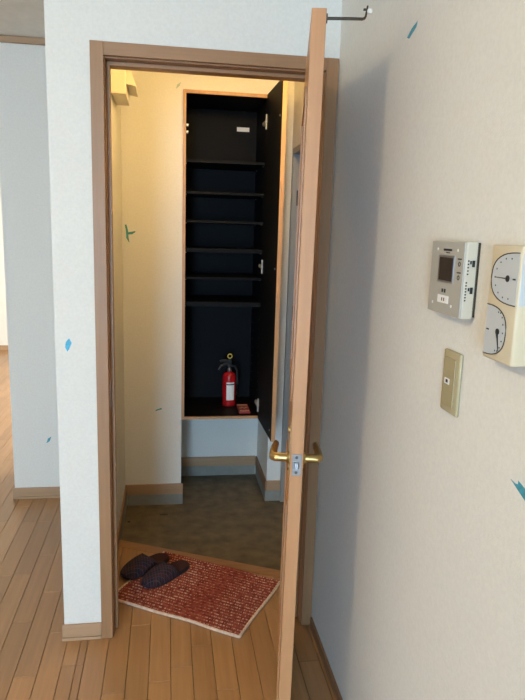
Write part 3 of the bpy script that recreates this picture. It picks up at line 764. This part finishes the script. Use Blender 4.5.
def dial(y_flat, sgn, zc, wd, hh, hand, piv):
    d0 = tp('dial', MB().prism(dshape(y_flat, sgn, zc, wd, hh), TF-0.0008, TF-0.0001, 'yz'), 'dial')
    pts = dshape(y_flat, sgn, zc, wd, hh)
    tp('dial_rim', MB().tube([(TF-0.0012, a, b) for a, b in pts[1:]+pts[:1]], 0.0008, n=6), 'dark_metal', d0)
    py = y_flat+sgn*wd*piv
    tk = MB()
    for i in range(9):
        a = math.radians(100 - i*25)
        cy, cz = py+sgn*math.cos(a)*wd*(0.86-piv), zc+math.sin(a)*hh*0.78
        tk.box(TF-0.0013, TF-0.0009, cy-0.0012, cy+0.0012, cz-0.0012, cz+0.0012)
    tp('scale_marks', tk, 'ink', d0)
    tp('lettering', MB().box(TF-0.0013, TF-0.0009, py-sgn*wd*(piv-0.12)-0.004, py-sgn*wd*(piv-0.12)+0.004, zc-0.0012, zc+0.0012), 'ink', d0)
    hd = MB().cyl((TF-0.0022, py, zc), (TF-0.0009, py, zc), 0.0052, n=16)
    hy_, hz_ = hand
    hd.tube([(TF-0.0020, py, zc), (TF-0.0020, py+hy_*0.4, zc+hz_*0.4), (TF-0.0020, py+hy_, zc+hz_)], [(0.003, 0.001), (0.0014, 0.0008), (0.0005, 0.0005)], n=6)
    tp('hand', hd, 'ink', d0)
    return d0
dial(ty0+0.0042, 1, 1.4555, 0.077, 0.0405, (0.034, 0.0), 0.36)
dial(ty1-0.0042, -1, 1.3690, 0.064, 0.0410, (-0.008, -0.030), 0.62)
tp('side_window', MB().box(WX-0.0335, WX-0.004, ty0-0.0012, ty0-0.0001, 1.4155, 1.4955, 0.0004), 'dial')

# ------------------------------------------------------------------ scraps of tape stuck on the walls
def tape(polys, plane, h, s, label, mat='tape'):
    """polys in (a, b) of the wall plane; h the wall surface; s the side the tape lies on; a torn end lifts off"""
    mb = MB()
    for i, p in enumerate(polys): mb.prism(p, h+s*(0.0003+0.0004*i), h+s*(0.0007+0.0004*i), plane)
    ca = sum(a for a, b in polys[0])/len(polys[0]); cb = sum(b for a, b in polys[0])/len(polys[0])
    org = {'xz': (ca, h, cb), 'yz': (h, ca, cb)}[plane]
    o = mb.build('masking_tape', mat, origin=org)
    tag(o, label, 'tape', 'scraps of tape on the walls')
tape([[(-0.088, 1.141), (-0.08, 1.124), (-0.089, 1.103), (-0.095, 1.094), (-0.102, 1.11), (-0.099, 1.128)]], 'xz', 0.006, -1, 'blue tape scrap on the white pier beside the door casing', 'tape_blue')
tape([[(-0.396, 0.361), (-0.406, 0.334), (-0.425, 0.321), (-0.415, 0.349)]], 'xz', YB, -1, 'teal tape scrap low on the pale wall at the passage end')
tape([[(0.016, 1.529), (0.025, 1.531), (0.032, 1.506), (0.036, 1.461), (0.04, 1.437), (0.036, 1.44), (0.023, 1.461), (0.022, 1.497)], [(0.030, 1.49), (0.072, 1.498), (0.071, 1.492), (0.054, 1.481), (0.030, 1.478)]], 'xz', YB, -1, 'two crossed dark green tape strips on the yellow hall wall', 'tape_dark')
tape([[(0.174, 0.499), (0.212, 0.510), (0.208, 0.518), (0.178, 0.508)]], 'xz', YB, -1, 'tiny dark tape scrap low on the hall wall left of the cabinet', 'tape_dark')
tape([[(0.308, 2.26), (0.302, 2.243), (0.287, 2.228), (0.283, 2.23), (0.29, 2.248)]], 'xz', YB, -1, 'pale green tape scrap just above the cabinet corner', 'tape_pale')
tape([[(-0.679, 1.999), (-0.674, 1.988), (-0.632, 1.974), (-0.618, 1.98), (-0.647, 1.993)]], 'yz', WX, -1, 'teal tape scrap high on the cream wall above the intercom')
tape([[(-1.246, 1.126), (-1.262, 1.124), (-1.268, 1.126), (-1.268, 1.132), (-1.288, 1.127), (-1.297, 1.124), (-1.3, 1.106), (-1.29, 1.109), (-1.273, 1.115)]], 'yz', WX, -1, 'teal tape strip on the cream wall low below the thermometer')

# ------------------------------------------------------------------ scraps on the entry floor
tag(MB().tube([(0.20, 1.145, ZG+0.0035), (0.225, 1.148, ZG+0.0045), (0.245, 1.146, ZG+0.0035)], [0.002, 0.003, 0.002], n=7).build('twig', 'ink', origin=(0.222, 1.146, ZG)), 'short dark twig on the entry floor near the wall', 'twig')
tag(MB().lathe([(0, 0), (0.007, 0.001), (0.009, 0.004), (0.006, 0.007), (0, 0.008)], (0.035, 1.075, ZG+0.0004), 10).build('pebble', 'ink', origin=(0.035, 1.075, ZG)), 'small dark pebble on the entry floor by the hall corner', 'pebble')
